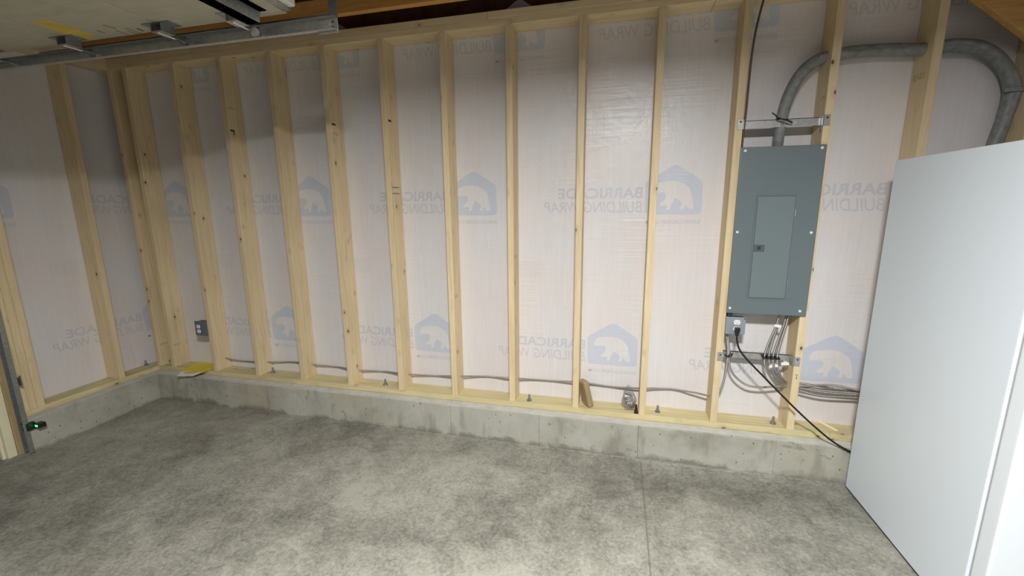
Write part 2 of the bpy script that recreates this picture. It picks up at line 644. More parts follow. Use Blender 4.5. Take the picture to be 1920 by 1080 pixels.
# ------------------------------------------------------------------ setting: concrete curb
cu = thing('foundation_curb', 'low rough concrete stem wall under the stud walls', None, (X0, 0, 0))
cu['kind'] = 'structure'
FX_END = 5.6
joints = [-CL * 0 + X0 + CL, 0.93, 1.86, 2.416, 3.02, 3.628, 4.37, 5.2, RX]
for i, (a, b) in enumerate(zip(joints, joints[1:])):
    st = 0.0009 * ((i * 37) % 3)
    bm = bmesh.new()
    # concrete face with a slightly wavy arris
    n = max(4, int((b - a) / 0.06))
    prev = None
    for k in range(n + 1):
        x = a + (b - a) * k / n
        x = min(max(x, a + 0.0008), b - 0.0008)
        w = 0.0015 * math.sin(x * 9.1) + 0.001 * math.sin(x * 31)
        yf = -CL - st + w
        zt = HC + 0.0012 * math.sin(x * 13)
        col = [bm.verts.new(q) for q in ((x, yf, -0.05), (x, yf + 0.001, HC * 0.5), (x, yf, zt - 0.004), (x, yf + 0.004, zt), (x, D, HC), (x, D, -0.05))]
        if prev:
            for j in range(6):
                bm.faces.new((prev[j], prev[(j + 1) % 6], col[(j + 1) % 6], col[j]))
        else:
            bm.faces.new(col)
        prev = col
    bm.faces.new(prev)
    link('curb_segment', bm_mesh(bm, 'curb_segment'), CURB, cu, loc_rel(cu, (0, 0, 0)))
bm = bmesh.new()
prev = None
for k in range(31):
    y = -0.862 + (0.862 + D) * k / 30
    w = 0.0015 * math.sin(y * 11) + 0.001 * math.sin(y * 29)
    xf = X0 + CL + w
    col = [bm.verts.new(q) for q in ((xf, y, -0.05), (xf - 0.001, y, HC * 0.5), (xf, y, HC - 0.004), (xf - 0.004, y, HC), (X0 - D, y, HC), (X0 - D, y, -0.05))]
    if prev:
        for j in range(6):
            bm.faces.new((prev[j], prev[(j + 1) % 6], col[(j + 1) % 6], col[j]))
    else:
        bm.faces.new(col)
    prev = col
bm.faces.new(prev)
link('curb_segment', bm_mesh(bm, 'curb_segment'), CURB, cu, loc_rel(cu, (0, 0, 0)))
# thin strip over the ledge, coloured a touch lighter than the formed face
box('ledge_skim', (X0 + CL - 0.002, -CL + 0.004, HC), (RX, 0.0, HC + 0.0012), LEDGE, cu)
box('ledge_skim', (X0 - 0.01, -0.86, HC), (X0 + CL - 0.005, 0.0, HC + 0.0012), LEDGE, cu)

bm = bmesh.new()
prev = None
for k in range(121):
    x = 0.2 + (FX_END - 0.2) * k / 120
    w = 0.022 + 0.010 * math.sin(x * 5.3) + 0.005 * math.sin(x * 17 + 1)
    h = 0.0015 + 0.001 * math.sin(x * 3.1 + 2)
    q = [bm.verts.new(p) for p in ((x, -CL + .004, -.004), (x, -CL + .004, h + .0015), (x, -CL - w * .6, h), (x, -CL - w, -.004))]
    if prev:
        for j in range(4):
            bm.faces.new((prev[j], prev[(j + 1) % 4], q[(j + 1) % 4], q[j]))
    else:
        bm.faces.new(q)
    prev = q
bm.faces.new(prev)
link('mortar_lip', bm_mesh(bm, 'mortar_lip'), FLOOR, cu, loc_rel(cu, (0, 0, 0)))

# ------------------------------------------------------------------ setting: stud walls
wb = box('wall_back', (X0 - D - 0.012, D, HC), (RX + 0.02, D + 0.012, ZT + 2 * T), WRAP, origin=(3, D, 1.2))
tag(wb, 'back wall: open studs over pinkish white building wrap printed in reverse', None, kind='structure')
wl = box('wall_left', (X0 - D - 0.012, DY + 0.03, HC), (X0 - D, D, ZT + 2 * T), WRAP, origin=(X0 - D, -0.4, 1.2))
tag(wl, 'left wall: open studs over building wrap beside the garage door', None, kind='structure')


def stud_mesh(z0, z1, turned=False):
    bm = bmesh.new()
    if turned:
        add_box(bm, (-D, 0, z0), (0, T, z1), 0.0025, 2)
    else:
        add_box(bm, (0, 0, z0), (T, D - 0.0015, z1), 0.0025, 2)
    return bm_mesh(bm, 'stud')


sm = stud_mesh(TP, ZT)
sm.materials.append(WOODZ)
slab_marks = {6: 1, 3: 1, 5: 1}
studs = {}
for i, x in enumerate(SX):
    o = link('stud', sm, None, wb, loc_rel(wb, (x, 0, 0)))
    remember(o)
    studs[i] = o
    # slight twist so that no two boards stand alike
    o.rotation_euler = (0, 0, math.radians(rnd.uniform(-0.5, 0.5)))
# wl studs
lm = stud_mesh(TP, ZT, True)
lm.materials.append(WOODZ)
for y in (-0.286, -0.7665, -0.806, -0.8455):
    o = link('stud', lm, None, wl, loc_rel(wl, (X0, y, 0)))
    remember(o)
# end stud of the left wall in the hidden corner
# plates
for a, b in ((X0, 1.15), (1.15, 4.66), (4.66, RX)):
    box('bottom_plate', (a + 0.0006, 0.0, HC + 0.0012), (b - 0.0006, D - 0.001, TP), TRX, wb, bev=0.003, seg=2)
box('bottom_plate', (X0 - D + 0.001, -0.848, HC + 0.0012), (X0 - 0.0005, D, TP), TRY, wl, bev=0.003, seg=2)
for a, b in ((X0, 3.9), (3.9, RX)):
    box('top_plate', (a + 0.0006, 0.0, ZT), (b - 0.0006, D - 0.001, ZT + T), WOODX, wb, bev=0.0025, seg=2)
for a, b in ((X0, 2.705), (2.705, RX)):
    box('top_plate', (a + 0.0008, 0.0005 if a < 1 else -0.0015, ZT + T), (b - 0.0008, D - 0.001, ZT + 2 * T), WOODX, wb, bev=0.0025, seg=2)
for k in range(2):
    box('top_plate', (X0 - D + 0.001, -0.848, ZT + k * T), (X0 - 0.0005, D, ZT + (k + 1) * T), WOODY, wl, bev=0.0025, seg=2)
# header over the garage door
hd = box('door_header', (X0 - D, YR, 2.26), (X0 - 0.001, -0.85, ZT + 2 * T), WOODY, wl)


# ---- printing that shows through the wrap
def text_mesh(s, u0, u1, z0, z1, bold=0.0, shear=0.0):
    cu_ = bpy.data.curves.new('t', 'FONT')
    cu_.body = s
    cu_.size = 1
    cu_.offset = bold
    cu_.resolution_u = 3
    cu_.fill_mode = 'FRONT'
    ob = bpy.data.objects.new('t', cu_)
    COL.objects.link(ob)
    bpy.context.view_layer.update()
    me = bpy.data.meshes.new_from_object(ob.evaluated_get(bpy.context.evaluated_depsgraph_get()))
    bpy.data.objects.remove(ob)
    vs = [v.co.copy() for v in me.vertices]
    for v in vs:
        v.x += shear * v.y
    x0, x1 = min(v.x for v in vs), max(v.x for v in vs)
    y0, y1 = min(v.y for v in vs), max(v.y for v in vs)
    pts = [((v.x - x0) / (x1 - x0), (v.y - y0) / (y1 - y0)) for v in vs]
    # mirrored: the text starts at the right-hand end
    co = [(u1 - p * (u1 - u0), z0 + q * (z1 - z0)) for p, q in pts]
    fs = [tuple(p.vertices) for p in me.polygons]
    bpy.data.meshes.remove(me)
    return co, fs


HOUSE = [(0.0006, 0.2873), (0.0226, 0.2800), (0.143, 0.2002), (0.152, 0.1861), (0.1535, 0.03), (0.1475, 0.0145), (0.133, 0.0088), (-0.1423, 0.0089), (-0.1569, 0.023), (-0.1608, 0.186), (-0.1526, 0.1984), (-0.021, 0.2790)]
BEAR = [(-0.1201, 0.1438), (-0.1149, 0.1591), (-0.1015, 0.1839), (-0.0794, 0.1943), (-0.0515, 0.1951), (-0.0295, 0.2005), (0.0036, 0.1997), (0.0424, 0.1905), (0.0761, 0.1663), (0.0935, 0.1381), (0.1015, 0.1032), (0.106, 0.0739), (0.1125, 0.0476), (0.1085, 0.0383), (0.0839, 0.0375), (0.0761, 0.0537), (0.0637, 0.0617), (0.0602, 0.0374), (0.0371, 0.0356), (0.034, 0.0443), (0.0471, 0.0633), (0.0408, 0.0838), (0.0126, 0.0995), (0.0015, 0.1017), (0.001, 0.0837), (-0.0139, 0.0646), (-0.0131, 0.0394), (-0.0354, 0.0352), (-0.0385, 0.0446), (-0.0293, 0.0574), (-0.0418, 0.0624), (-0.0641, 0.0577), (-0.0814, 0.0684), (-0.0484, 0.092), (-0.0406, 0.1135), (-0.0468, 0.131), (-0.0666, 0.1386), (-0.0944, 0.1306), (-0.1142, 0.134)]


def chaikin(p):
    out = []
    for a, b in zip(p, p[1:] + p[:1]):
        out.append((a[0] * .75 + b[0] * .25, a[1] * .75 + b[1] * .25))
        out.append((a[0] * .25 + b[0] * .75, a[1] * .25 + b[1] * .75))
    return out


bear = chaikin(BEAR)
tris = tessellate_polygon([[Vector((x, z, 0)) for x, z in HOUSE], [Vector((x, z, 0)) for x, z in bear]])
LOGO = (HOUSE + bear, [tuple(t) for t in tris])
T1 = text_mesh('BARRICADE', -.676, -.174, .105, .168, bold=0.022)
T2 = text_mesh('BUILDING WRAP', -.760, -.172, .022, .088, bold=0.004, shear=0.18)
T3 = text_mesh('BARRICADEBP.COM', -.150, .150, -.046, -.022, bold=0.012)


def fine_print(seed, w, h, rows):
    r = random.Random(seed)
    co, fs = [], []
    for k in range(rows):
        z = h * (1 - k / rows)
        u = 0
        while u < w:
            l = r.uniform(.008, .03)
            n = len(co)
            co += [(u, z), (min(w, u + l), z), (min(w, u + l), z - h / rows * .4), (u, z - h / rows * .4)]
            fs.append((n, n + 1, n + 2, n + 3))
            u += l + r.uniform(.004, .009)
    return co, fs


FP = fine_print(3, .17, .11, 7)


def flat(name, cf, mat, parent, wall, u, z, off=0.0):
    co, fs = cf
    if wall == 'back':
        vs = [(a, 0, b) for a, b in co]
        base = Vector((u, D - 0.0006 - off, z))
    else:
        vs = [(0, a, b) for a, b in co]
        base = Vector((X0 - D + 0.0006 + off, u, z))
    key = (name, len(co), round(sum(a for a, _ in co), 4), wall, mat.name)
    if key not in FLATS:
        me = bpy.data.meshes.new(name)
        me.from_pydata(vs, [], fs)
        me.materials.append(mat)
        FLATS[key] = me
    return link(name, FLATS[key], None, parent, loc_rel(parent, base))


FLATS = {}
PER = 1.221
for row, (cx, zb) in enumerate(((4.079, 2.416), (3.772, 1.4585), (3.459, 0.502))):
    for k in range(-2, 6):
        u = cx - k * PER
        if not (-0.1 < u < 6.6):
            continue
        if row == 0:
            pass
        flat('printed_logo', LOGO, INK, wb, 'back', u, zb)
        flat('printed_lettering', T3, INK2, wb, 'back', u, zb)
        if u > 0.6:
            flat('printed_lettering', T1, INK2, wb, 'back', u, zb)
            flat('printed_lettering', T2, INK2, wb, 'back', u, zb)
for u in (4.04, 2.815, 1.60, 0.40):
    flat('fine_print', FP, INK3, wb, 'back', u, 1.06)
def clipped(cf, cy):
    """the film ends in the room corner: keep only what lies before it"""
    return [(min(a, D - 0.002 - cy), b) for a, b in cf[0]], [f for f in cf[1] if min(cf[0][k][0] for k in f) < D - 0.004 - cy]


for cy, zb in ((-0.757, 1.47), (0.20, 0.520)):
    flat('printed_logo', clipped(LOGO, cy), INK, wl, 'left', cy, zb)
    flat('printed_lettering', clipped(T3, cy), INK2, wl, 'left', cy, zb)
for cy, zb in ((0.49, 1.47), (0.20, 0.520)):
    flat('printed_lettering', clipped(T1, cy), INK2, wl, 'left', cy, zb)
    flat('printed_lettering', clipped(T2, cy), INK2, wl, 'left', cy, zb)
flat('fine_print', FP, INK3, wl, 'left', -0.49, 1.06)


# ---- pencil and stamp marks on stud faces
def mark(st, x, y0, y1, z0, z1, mat=MARKK, side='x'):
    bm = bmesh.new()
    if side == 'x':
        add_box(bm, (x, y0, z0), (x + 0.0006, y1, z1))
    else:
        add_box(bm, (y0, -0.0007, z0), (y1, -0.0001, z1))
    o = link('stamp_mark', bm_mesh(bm, 'stamp_mark'), mat, st)
    return o


mark(studs[6], T + 0.0002, 0.012, 0.100, 1.650, 1.654)
mark(studs[6], T + 0.0002, 0.012, 0.100, 1.611, 1.615)
for i in (3, 5, 6):
    mark(studs[i], T + 0.0002, 0.012, 0.048, 2.055, 2.067)
mark(studs[12], 0, 0.012, 0.026, 0.585, 0.588, side='y')
mark(studs[12], 0, 0.018, 0.021, 0.560, 0.578, side='y')


def stamp(st, x, y0, z, seed, w=.06, h=.02, rows=2, turned=False):
    """blurred ink grade stamp on a stud face"""
    co, fs = fine_print(seed, w, h, rows)
    vs = [((0, y0 + a, z + b) if not turned else (y0 + a, 0, z + b)) for a, b in co]
    me = bpy.data.meshes.new('grade_stamp')
    me.from_pydata(vs, [], fs)
    o = link('grade_stamp', me, STAMP, st, (x, 0, 0) if not turned else (0, x, 0))


STAMP = plain('faded stamp ink', lin(168, 142, 98), 0.8)
for i, z in ((0, .42), (1, .425), (5, 1.99), (7, .93), (8, 1.2), (3, 2.2)):
    stamp(studs[i], T + 0.0004, .015, z, i + 1)
stamp(studs[13], -0.0004, .03, 2.10, 21, .085, .03, 3)
stamp(studs[12], -0.0004, .02, 2.03, 22, .05, .018, 2)


# ---- anchor bolts through the bottom plates
def bolt(x, y, parent):
    o = cyl('anchor_bolt', (x, y, TP + 0.021), 0.0068, 0.042, 'z', GALVD, parent, 10)
    remember(o)
    bm = bmesh.new()
    bmesh.ops.create_cone(bm, cap_ends=True, segments=6, radius1=0.0125, radius2=0.0125, depth=0.011)
    link('nut', bm_mesh(bm, 'nut'), GALVD, o, (0, 0, -0.012))
    bm = bmesh.new()
    bmesh.ops.create_cone(bm, cap_ends=True, segments=14, radius1=0.018, radius2=0.018, depth=0.003)
    link('washer', bm_mesh(bm, 'washer'), GALVD, o, (0, 0, -0.0195))


for x, y in ((0.872, 0.075), (1.861, 0.060), (2.934, 0.040), (3.745, 0.060), (4.389, 0.058)):
    bolt(x, y, wb)
bolt(-0.300, -0.700, wl)
bolt(-0.300, -0.02, wl)

# ------------------------------------------------------------------ setting: other walls, ceiling, gable
wr = box('wall_right', (RX, YR, 0), (RX + 0.03, D, 3.6), WRAP)
tag(wr, 'right garage wall behind the freezer', None, kind='structure')
wr = box('wall_rear', (X0 - D, YR - 0.03, 0), (RX, YR, 3.6), WRAP)
tag(wr, 'rear garage wall opposite the studs', None, kind='structure')
gb = box('wall_gable', (X0 - D, D, ZT + 2 * T), (RX, D + 0.012, 4.0), DARKOSB)
tag(gb, 'dark gable sheathing above the top plates', None, kind='structure')
gl_ = box('wall_upper_left', (X0 - D - 0.012, YR, ZT + 2 * T), (X0 - D, D, 3.9), DARKOSB)
tag(gl_, 'dark sheathing above the left wall', None, kind='structure')
ce = box('ceiling', (X0 - D, YR, 3.45), (RX, D, 3.47), DARKOSB)
tag(ce, 'dark brown underside of the roof deck', None, kind='structure')
ZC = ZT + 2 * T
labs = ['orange-lit truss bottom chord running just in front of the back wall top plate']
for i, y in enumerate((-0.19, -0.92, -1.53, -2.14, -3.2, -3.81, -4.42, -5.03, -5.64)):
    if i == 0:
        t = thing('roof_truss', labs[0], 'truss', (0, y, ZC))
        box('bottom_chord', (X0, y, ZC), (RX, y + T, ZC + 0.089), TRUSS, t, bev=0.002)
t = thing('diagonal_brace', 'diagonal wooden brace board sloping down at the upper right corner', 'brace', (5.05, -0.05, 2.3))
bm = bmesh.new()
add_box(bm, (-0.9, -T, 0), (1.1, 0, 0.235), 0.003, 2)
bmesh.ops.rotate(bm, verts=bm.verts, cent=(0, 0, 0), matrix=Matrix.Rotation(math.radians(39.6), 3, 'Y'))
link('board', bm_mesh(bm, 'board'), wood('brace wood', 'x', lin(176, 122, 62), lin(206, 156, 92), lin(220, 176, 112)), t, (0.004, 0.045, 0.017))

# ------------------------------------------------------------------ garage door opening trim
JAMBW = wood('jamb wood', 'z', lin(150, 130, 94), lin(168, 148, 108), lin(182, 162, 120), 0.3)
dj = thing('door_1', 'garage door jamb with cream vinyl stop beside the left wall', None, (X0, DY, 0))
dj['kind'] = 'structure'
box('jamb_board', (X0 + 0.0, -0.911, 0), (X0 + 0.020, -0.868, 2.24), JAMBW, dj, bev=0.002)
box('vinyl_stop', (X0 - 0.016, -0.955, 0), (X0 + 0.012, -0.912, 2.24), TRIMW, dj, bev=0.004, seg=2)
box('vinyl_stop', (X0 - 0.034, -0.972, 0), (X0 - 0.006, -0.956, 2.24), TRIMW, dj, bev=0.004, seg=2)
box('jamb_liner', (X0 - D - 0.03, -0.985, 0.02), (X0 - 0.035, -0.96, 2.24), TRIMW, dj, bev=0.002)

# ------------------------------------------------------------------ door tracks
TY = -0.865       # centre of the track
TZ = 2.253


def channel(path_pts, ups, name, parent, mat):
    """C-shaped 2 inch track swept along the path; ups = direction of the web's back"""
    prof = [(-.024, -.010), (-.024, .012), (-.020, .016), (.020, .016), (.024, .012), (.024, -.010)]
    th = 0.0022
    bm = bmesh.new()
    rows = []
    for i, p in enumerate(path_pts):
        tdir = (path_pts[min(i + 1, len(path_pts) - 1)] - path_pts[max(i - 1, 0)]).normalized()
        back = Vector((0, 1, 0))
        side = tdir.cross(back).normalized()
        outer = [p + side * a + back * b for a, b in prof]
        inner = [p + side * a * (1 - th / .024) + back * (b - (th if abs(a) < .0225 else 0)) for a, b in prof]
        rows.append([bm.verts.new(q) for q in outer] + [bm.verts.new(q) for q in reversed(inner)])
    for A, B in zip(rows, rows[1:]):
        n = len(A)
        for k in range(n):
            bm.faces.new((A[k], A[(k + 1) % n], B[(k + 1) % n], B[k]))
    bm.faces.new(rows[0])
    bm.faces.new(rows[-1])
    return link(name, bm_mesh(bm, name), mat, parent, loc_rel(parent, (0, 0, 0)))


tk = thing('garage_door_track', 'galvanised steel track running from the floor jamb up and along under the open garage door', 'door track', (-0.125, TY, 0))
VY = -0.886
vp = [Vector((-0.127, VY, z)) for z in (0.012, 0.6, 1.2, 1.86)]
cvp = [Vector((-0.127 + 0.36 - 0.36 * math.cos(a), VY, 1.88 + 0.36 * math.sin(a))) for a in [math.radians(6 * k) for k in range(1, 15)]]
hp = [Vector((x, VY + (TY - VY) * (x - .3) / 2.0, TZ + 0.002 + 0.003 * (x - .25))) for x in (0.30, 0.8, 1.4, 2.0, 2.318)]
channel(vp + cvp[:0], None, 'vertical_track', tk, GALVD)
channel([vp[-1]] + cvp + [hp[0]], None, 'curved_track', tk, GALVD)
channel(hp, None, 'horizontal_track', tk, GALV)
box('end_bracket', (2.225, TY + 0.010, TZ - 0.024), (2.321, TY + 0.0135, TZ + 0.030), GALV, tk, bev=0.001)
for xx, zz in ((2.300, TZ + .017), (2.300, TZ - .004), (2.285, TZ + .008), (2.13, TZ + .006)):
    cyl('bolt_head', (xx, TY + 0.008, zz), 0.004, 0.004, 'y', STEEL if xx < 2.29 else SLOT, tk, 8)
box('hanger_strap', (2.282, TY + 0.014, TZ - 0.02), (2.318, TY + 0.017, 2.70), GALVD, tk)
box('angle_rail', (0.6, TY + 0.017, TZ + 0.020), (2.31, TY + 0.020, TZ + 0.052), GALVD, tk)
# jamb brackets holding the vertical track
for z in (0.45, 1.1, 1.75):
    box('jamb_bracket', (X0 + 0.036, TY + 0.015, z), (-0.118, TY + 0.018, z + 0.05), GALVD, tk)

# ------------------------------------------------------------------ open garage door overhead
gd = thing('garage_door', 'open white sectional garage door lying flat overhead at upper left', 'garage door', (1.0, -2.2, 2.3))
DZ = 2.298
YD0, YD1 = -3.45, -0.905
secs = [(-0.10, 0.425), (0.429, 0.979), (0.983, 1.533), (1.537, 2.128)]
for a, b in secs:
    box('door_section', (a, YD0, DZ), (b, YD1, DZ + 0.045), DOORW, gd, bev=0.004, seg=2)
box('bottom_retainer', (2.128, YD0, DZ - 0.001), (2.166, YD1 - 0.02, DZ + 0.046), GALV, gd)
box('bottom_seal', (2.166, YD0, DZ + 0.004), (2.196, YD1 - 0.03, DZ + 0.042), SEAL, gd, bev=0.010, seg=3)
# strut: hat-shaped rail across the bottom section
bm = bmesh.new()
prof = [(1.93, 0), (1.965, 0), (1.972, -.040), (2.030, -.040), (2.037, 0), (2.072, 0)]
r0, r1 = [], []
for (x, z) in prof:
    r0.append(bm.verts.new((x, YD0 + .02, DZ - 0.0008 + z)))
    r1.append(bm.verts.new((x, YD1 - .045, DZ - 0.0008 + z)))
for k in range(5):
    bm.faces.new((r0[k], r0[k + 1], r1[k + 1], r1[k]))
bmesh.ops.solidify(bm, geom=bm.faces[:], thickness=0.002)
link('strut', bm_mesh(bm, 'strut'), GALV, gd, loc_rel(gd, (0, 0, 0)))


def hinge(x, bottom=False):
    m = GALVD if not bottom else GALV
    o = box('hinge', (x - 0.075, -0.985, DZ - 0.003), (x + 0.075, -0.922, DZ - 0.0005), m, gd, bev=0.001)
    remember(o)
    # raised knuckle with two cheeks, roller stem and wheel
    bm = bmesh.new()
    add_box(bm, (-0.030, -0.028, -0.030), (-0.026, 0.030, 0))
    add_box(bm, (0.026, -0.028, -0.030), (0.030, 0.030, 0))
    add_box(bm, (-0.030, -0.028, -0.032), (0.030, 0.030, -0.029))
    for q in (-0.06, 0.06):
        bmesh.ops.create_cone(bm, cap_ends=True, segments=6, radius1=0.007, radius2=0.007, depth=0.006, matrix=Matrix.Translation((q, 0.005, -0.004)))
    link('knuckle', bm_mesh(bm, 'knuckle'), m, o, (0, 0, -0.001))
    bm = bmesh.new()
    bmesh.ops.create_cone(bm, cap_ends=True, segments=10, radius1=0.0052, radius2=0.0052, depth=0.12, matrix=Matrix.Rotation(math.pi / 2, 4, 'X'))
    link('roller_stem', bm_mesh(bm, 'roller_stem'), STEEL, o, (0.0, 0.035, -0.022 - .012))
    bm = bmesh.new()
    bmesh.ops.create_cone(bm, cap_ends=True, segments=18, radius1=0.019, radius2=0.019, depth=0.010, matrix=Matrix.Rotation(math.pi / 2, 4, 'X'))
    link('roller', bm_mesh(bm, 'roller'), WHITEP if bottom else GALVD, o, (0.0, 0.09, -0.022 - .012))


for x in (0.427, 0.981, 1.535):
    hinge(x)
hinge(1.925, True)


def quad(name, pts, z, mat, parent, th=0.0006):
    bm = bmesh.new()
    a = [bm.verts.new((x, y, z)) for x, y in pts]
    b = [bm.verts.new((x, y, z - th)) for x, y in pts]
    n = len(pts)
    bm.faces.new(a)
    bm.faces.new(b)
    for k in range(n):
        bm.faces.new((a[k], a[(k + 1) % n], b[(k + 1) % n], b[k]))
    return link(name, bm_mesh(bm, name), mat, parent, loc_rel(parent, (0, 0, 0)))


quad('yellow_sticker', [(1.045, -1.125), (1.145, -1.115), (1.140, -0.945), (1.020, -0.915)], DZ - 0.0002, TAPE, gd)
for (x, y, l, w, a) in ((1.21, -.985, .03, .004, 1.5), (1.30, -1.02, .045, .004, 1.3), (1.355, -.97, .075, .003, 1.45), (1.29, -.965, .05, .003, 1.5), (1.40, -.955, .03, .008, 1.6), (1.33, -.945, .05, .003, 1.3)):
    c, s_ = math.cos(a) * l, math.sin(a) * l
    nx, ny = -math.sin(a) * w, math.cos(a) * w
    quad('crayon_mark', [(x, y), (x + c, y + s_), (x + c + nx, y + s_ + ny), (x + nx, y + ny)], DZ - 0.0002, MARK, gd)

# ------------------------------------------------------------------ safety sensor
t = thing('door_safety_sensor', 'small black door sensor with glowing green light clipped to the vertical track', 'sensor', (-0.10, -0.88, 0.19))
box('housing', (-0.100, -0.850, 0.166), (-0.055, -0.812, 0.196), BLACKT, t, bev=0.004, seg=2)
box('clip', (-0.152, -0.884, 0.160), (-0.148 + .05, -0.842, 0.166), BLACKT, t)
box('clip', (-0.152, -0.884, 0.200), (-0.148 + .05, -0.842, 0.206), BLACKT, t)
box('clip', (-0.106, -0.884, 0.166), (-0.100, -0.842, 0.200), BLACKT, t)
box('indicator_light', (-0.088, -0.8515, 0.176), (-0.066, -0.8495, 0.188), LED, t, bev=0.0008)

# ------------------------------------------------------------------ electrical panel between two studs
ep = thing('electrical_panel', 'large grey steel breaker panel mounted between two studs', 'electrical panel', (4.26, 0, 0.93))
box('enclosure', (4.0755, -0.001, 0.955), (4.4365, 0.098, 1.785), PANEL, ep, bev=0.002)
bm = bmesh.new()
add_box(bm, (4.070, -0.016, 0.926), (4.462, -0.002, 1.812), 0.004, 2)
link('cover', bm_mesh(bm, 'cover'), PANEL, ep, loc_rel(ep, (0, 0, 0)))
# door set in the cover: raised surround, then the leaf
bm = bmesh.new()
for a, b in (((4.164, -.0185, 1.011), (4.170, -.0158, 1.570)), ((4.350, -.0185, 1.011), (4.362, -.0158, 1.570)),
             ((4.1702, -.0185, 1.011), (4.3498, -.0158, 1.018)), ((4.1702, -.0185, 1.563), (4.3498, -.0158, 1.570))):
    add_box(bm, a, b)
link('door_surround', bm_mesh(bm, 'door_surround'), PANEL, ep, loc_rel(ep, (0, 0, 0)))
dr = box('door', (4.1725, -0.0235, 1.0205), (4.3475, -0.0162, 1.5605), PANELD, ep, bev=0.0025, seg=2)
remember(dr)
lt = box('latch', (4.174, -0.0262, 1.272), (4.224, -0.0236, 1.308), PANELL, dr, bev=0.0012)
box('latch_grip', (4.190, -0.0275, 1.282), (4.206, -0.0237, 1.300), PANELX, dr, bev=0.001)
for z in (1.105, 1.475):
    cyl('hinge_pin', (4.3525, -0.0195, z), 0.003, 0.035, 'z', GALVD, ep, 8)
for x, z in ((4.090, 1.794), (4.439, 1.795), (4.087, 1.375), (4.436, 1.374), (4.084, 0.956), (4.428, 0.955)):
    cyl('screw', (x, -0.0185, z), 0.0070, 0.005, 'y', SCREWW, ep, 12)
cyl('cable_clamp', (4.262, 0.058, 1.795), 0.034, 0.022, 'z', GALVD, ep, 18)


# ------------------------------------------------------------------ galvanised mounting bars
def bar(name, label, z, yb, screwx):
    b = thing(name, label, 'bracket bar', (4.26, 0, z))
    bm = bmesh.new()
    add_box(bm, (4.080, yb, z - 0.019), (4.430, yb + 0.003, z + 0.019))
    add_box(bm, (4.080, yb, z + 0.016), (4.430, yb + 0.014, z + 0.019))
    link('rail', bm_mesh(bm, 'rail'), GALV, b, loc_rel(b, (0, 0, 0)))
    for s_, x0, x1, xs in ((-1, 4.046, 4.074, 4.074), (1, 4.438, 4.466, 4.436)):
        bm = bmesh.new()
        add_box(bm, (x0, -0.0035, z - 0.026), (x1, -0.0008, z + 0.026), 0.0008)
        add_box(bm, (min(xs, xs + .003 * -s_), -0.003, z - 0.024), (max(xs, xs + .003 * -s_), yb + 0.012, z + 0.024))
        o = link('end_ear', bm_mesh(bm, 'end_ear'), GALV, b, loc_rel(b, (0, 0, 0)))
        cyl('screw', ((x0 + x1) / 2, -0.005, z + 0.012), 0.0045, 0.004, 'y', SLOT, b, 10)
    cyl('screw', (screwx, yb - 0.002, z + 0.001), 0.0055, 0.005, 'y', STEEL, b, 10)
    return b


b1 = bar('mounting_bar', 'galvanised mounting bar between studs above the grey panel', 1.928, 0.018, 4.325)
b2 = bar('mounting_bar', 'galvanised mounting bar between studs below the grey panel', 0.664, 0.050, 4.215)


def tie(name, pts, parent, r=0.0028):
    return tube(name, pts, r, BLACKT, parent, seg=6, n=6)


# black tie strapping the service cable to the upper bar
t = thing('cable_tie', 'black nylon tie with a long tail strapping the thick grey cable to the bar', 'cable tie', (4.26, 0, 1.93))
ring = [(4.262 + 0.034 * math.cos(a), 0.004 - 0.0 + 0.034 * math.sin(a) * .5 - 0.008, 1.936 - 0.012 * math.cos(a)) for a in [math.radians(k) for k in range(170, 371, 20)]]
tie('strap', [(p[0], p[1], p[2]) for p in ring], t, 0.0042)
tie('tail', [(4.232, -0.014, 1.944), (4.212, -0.022, 1.962), (4.196, -0.026, 1.972)], t, 0.0034)

# ------------------------------------------------------------------ cables
sv = thing('service_cable', 'thick grey service cable arching from the panel top through the studs to the right', 'cable', (4.26, 0.05, 1.80))
pts = [(4.262, 0.058, 1.79), (4.261, 0.050, 1.86), (4.262, 0.040, 1.95), (4.283, 0.045, 2.06), (4.332, 0.055, 2.165), (4.400, 0.065, 2.225),
       (4.470, 0.068, 2.243), (4.560, 0.066, 2.252), (4.70, 0.070, 2.250), (4.86, 0.072, 2.238), (4.97, 0.066, 2.243), (5.075, 0.070, 2.222),
       (5.170, 0.078, 2.150), (5.222, 0.080, 2.045), (5.222, 0.082, 1.93), (5.205, 0.084, 1.80), (5.185, 0.084, 1.60), (5.17, 0.084, 1.30)]
tube('jacket', pts, lambda s_: 0.0235 + 0.0055 * min(1, s_ * 4.0), SER, sv, seg=14, n=10, r2=None)
tube('second_conductor', [(p[0] + .012 * math.sin(i), p[1] - 0.012, p[2] + 0.008 * math.cos(i * 1.3)) for i, p in enumerate(pts[5:])], 0.019, SER, sv, seg=12, n=10)
box('pipe_strap', (5.18, 0.040, 2.020), (5.268, 0.052, 2.038), GALVD, sv, bev=0.001)

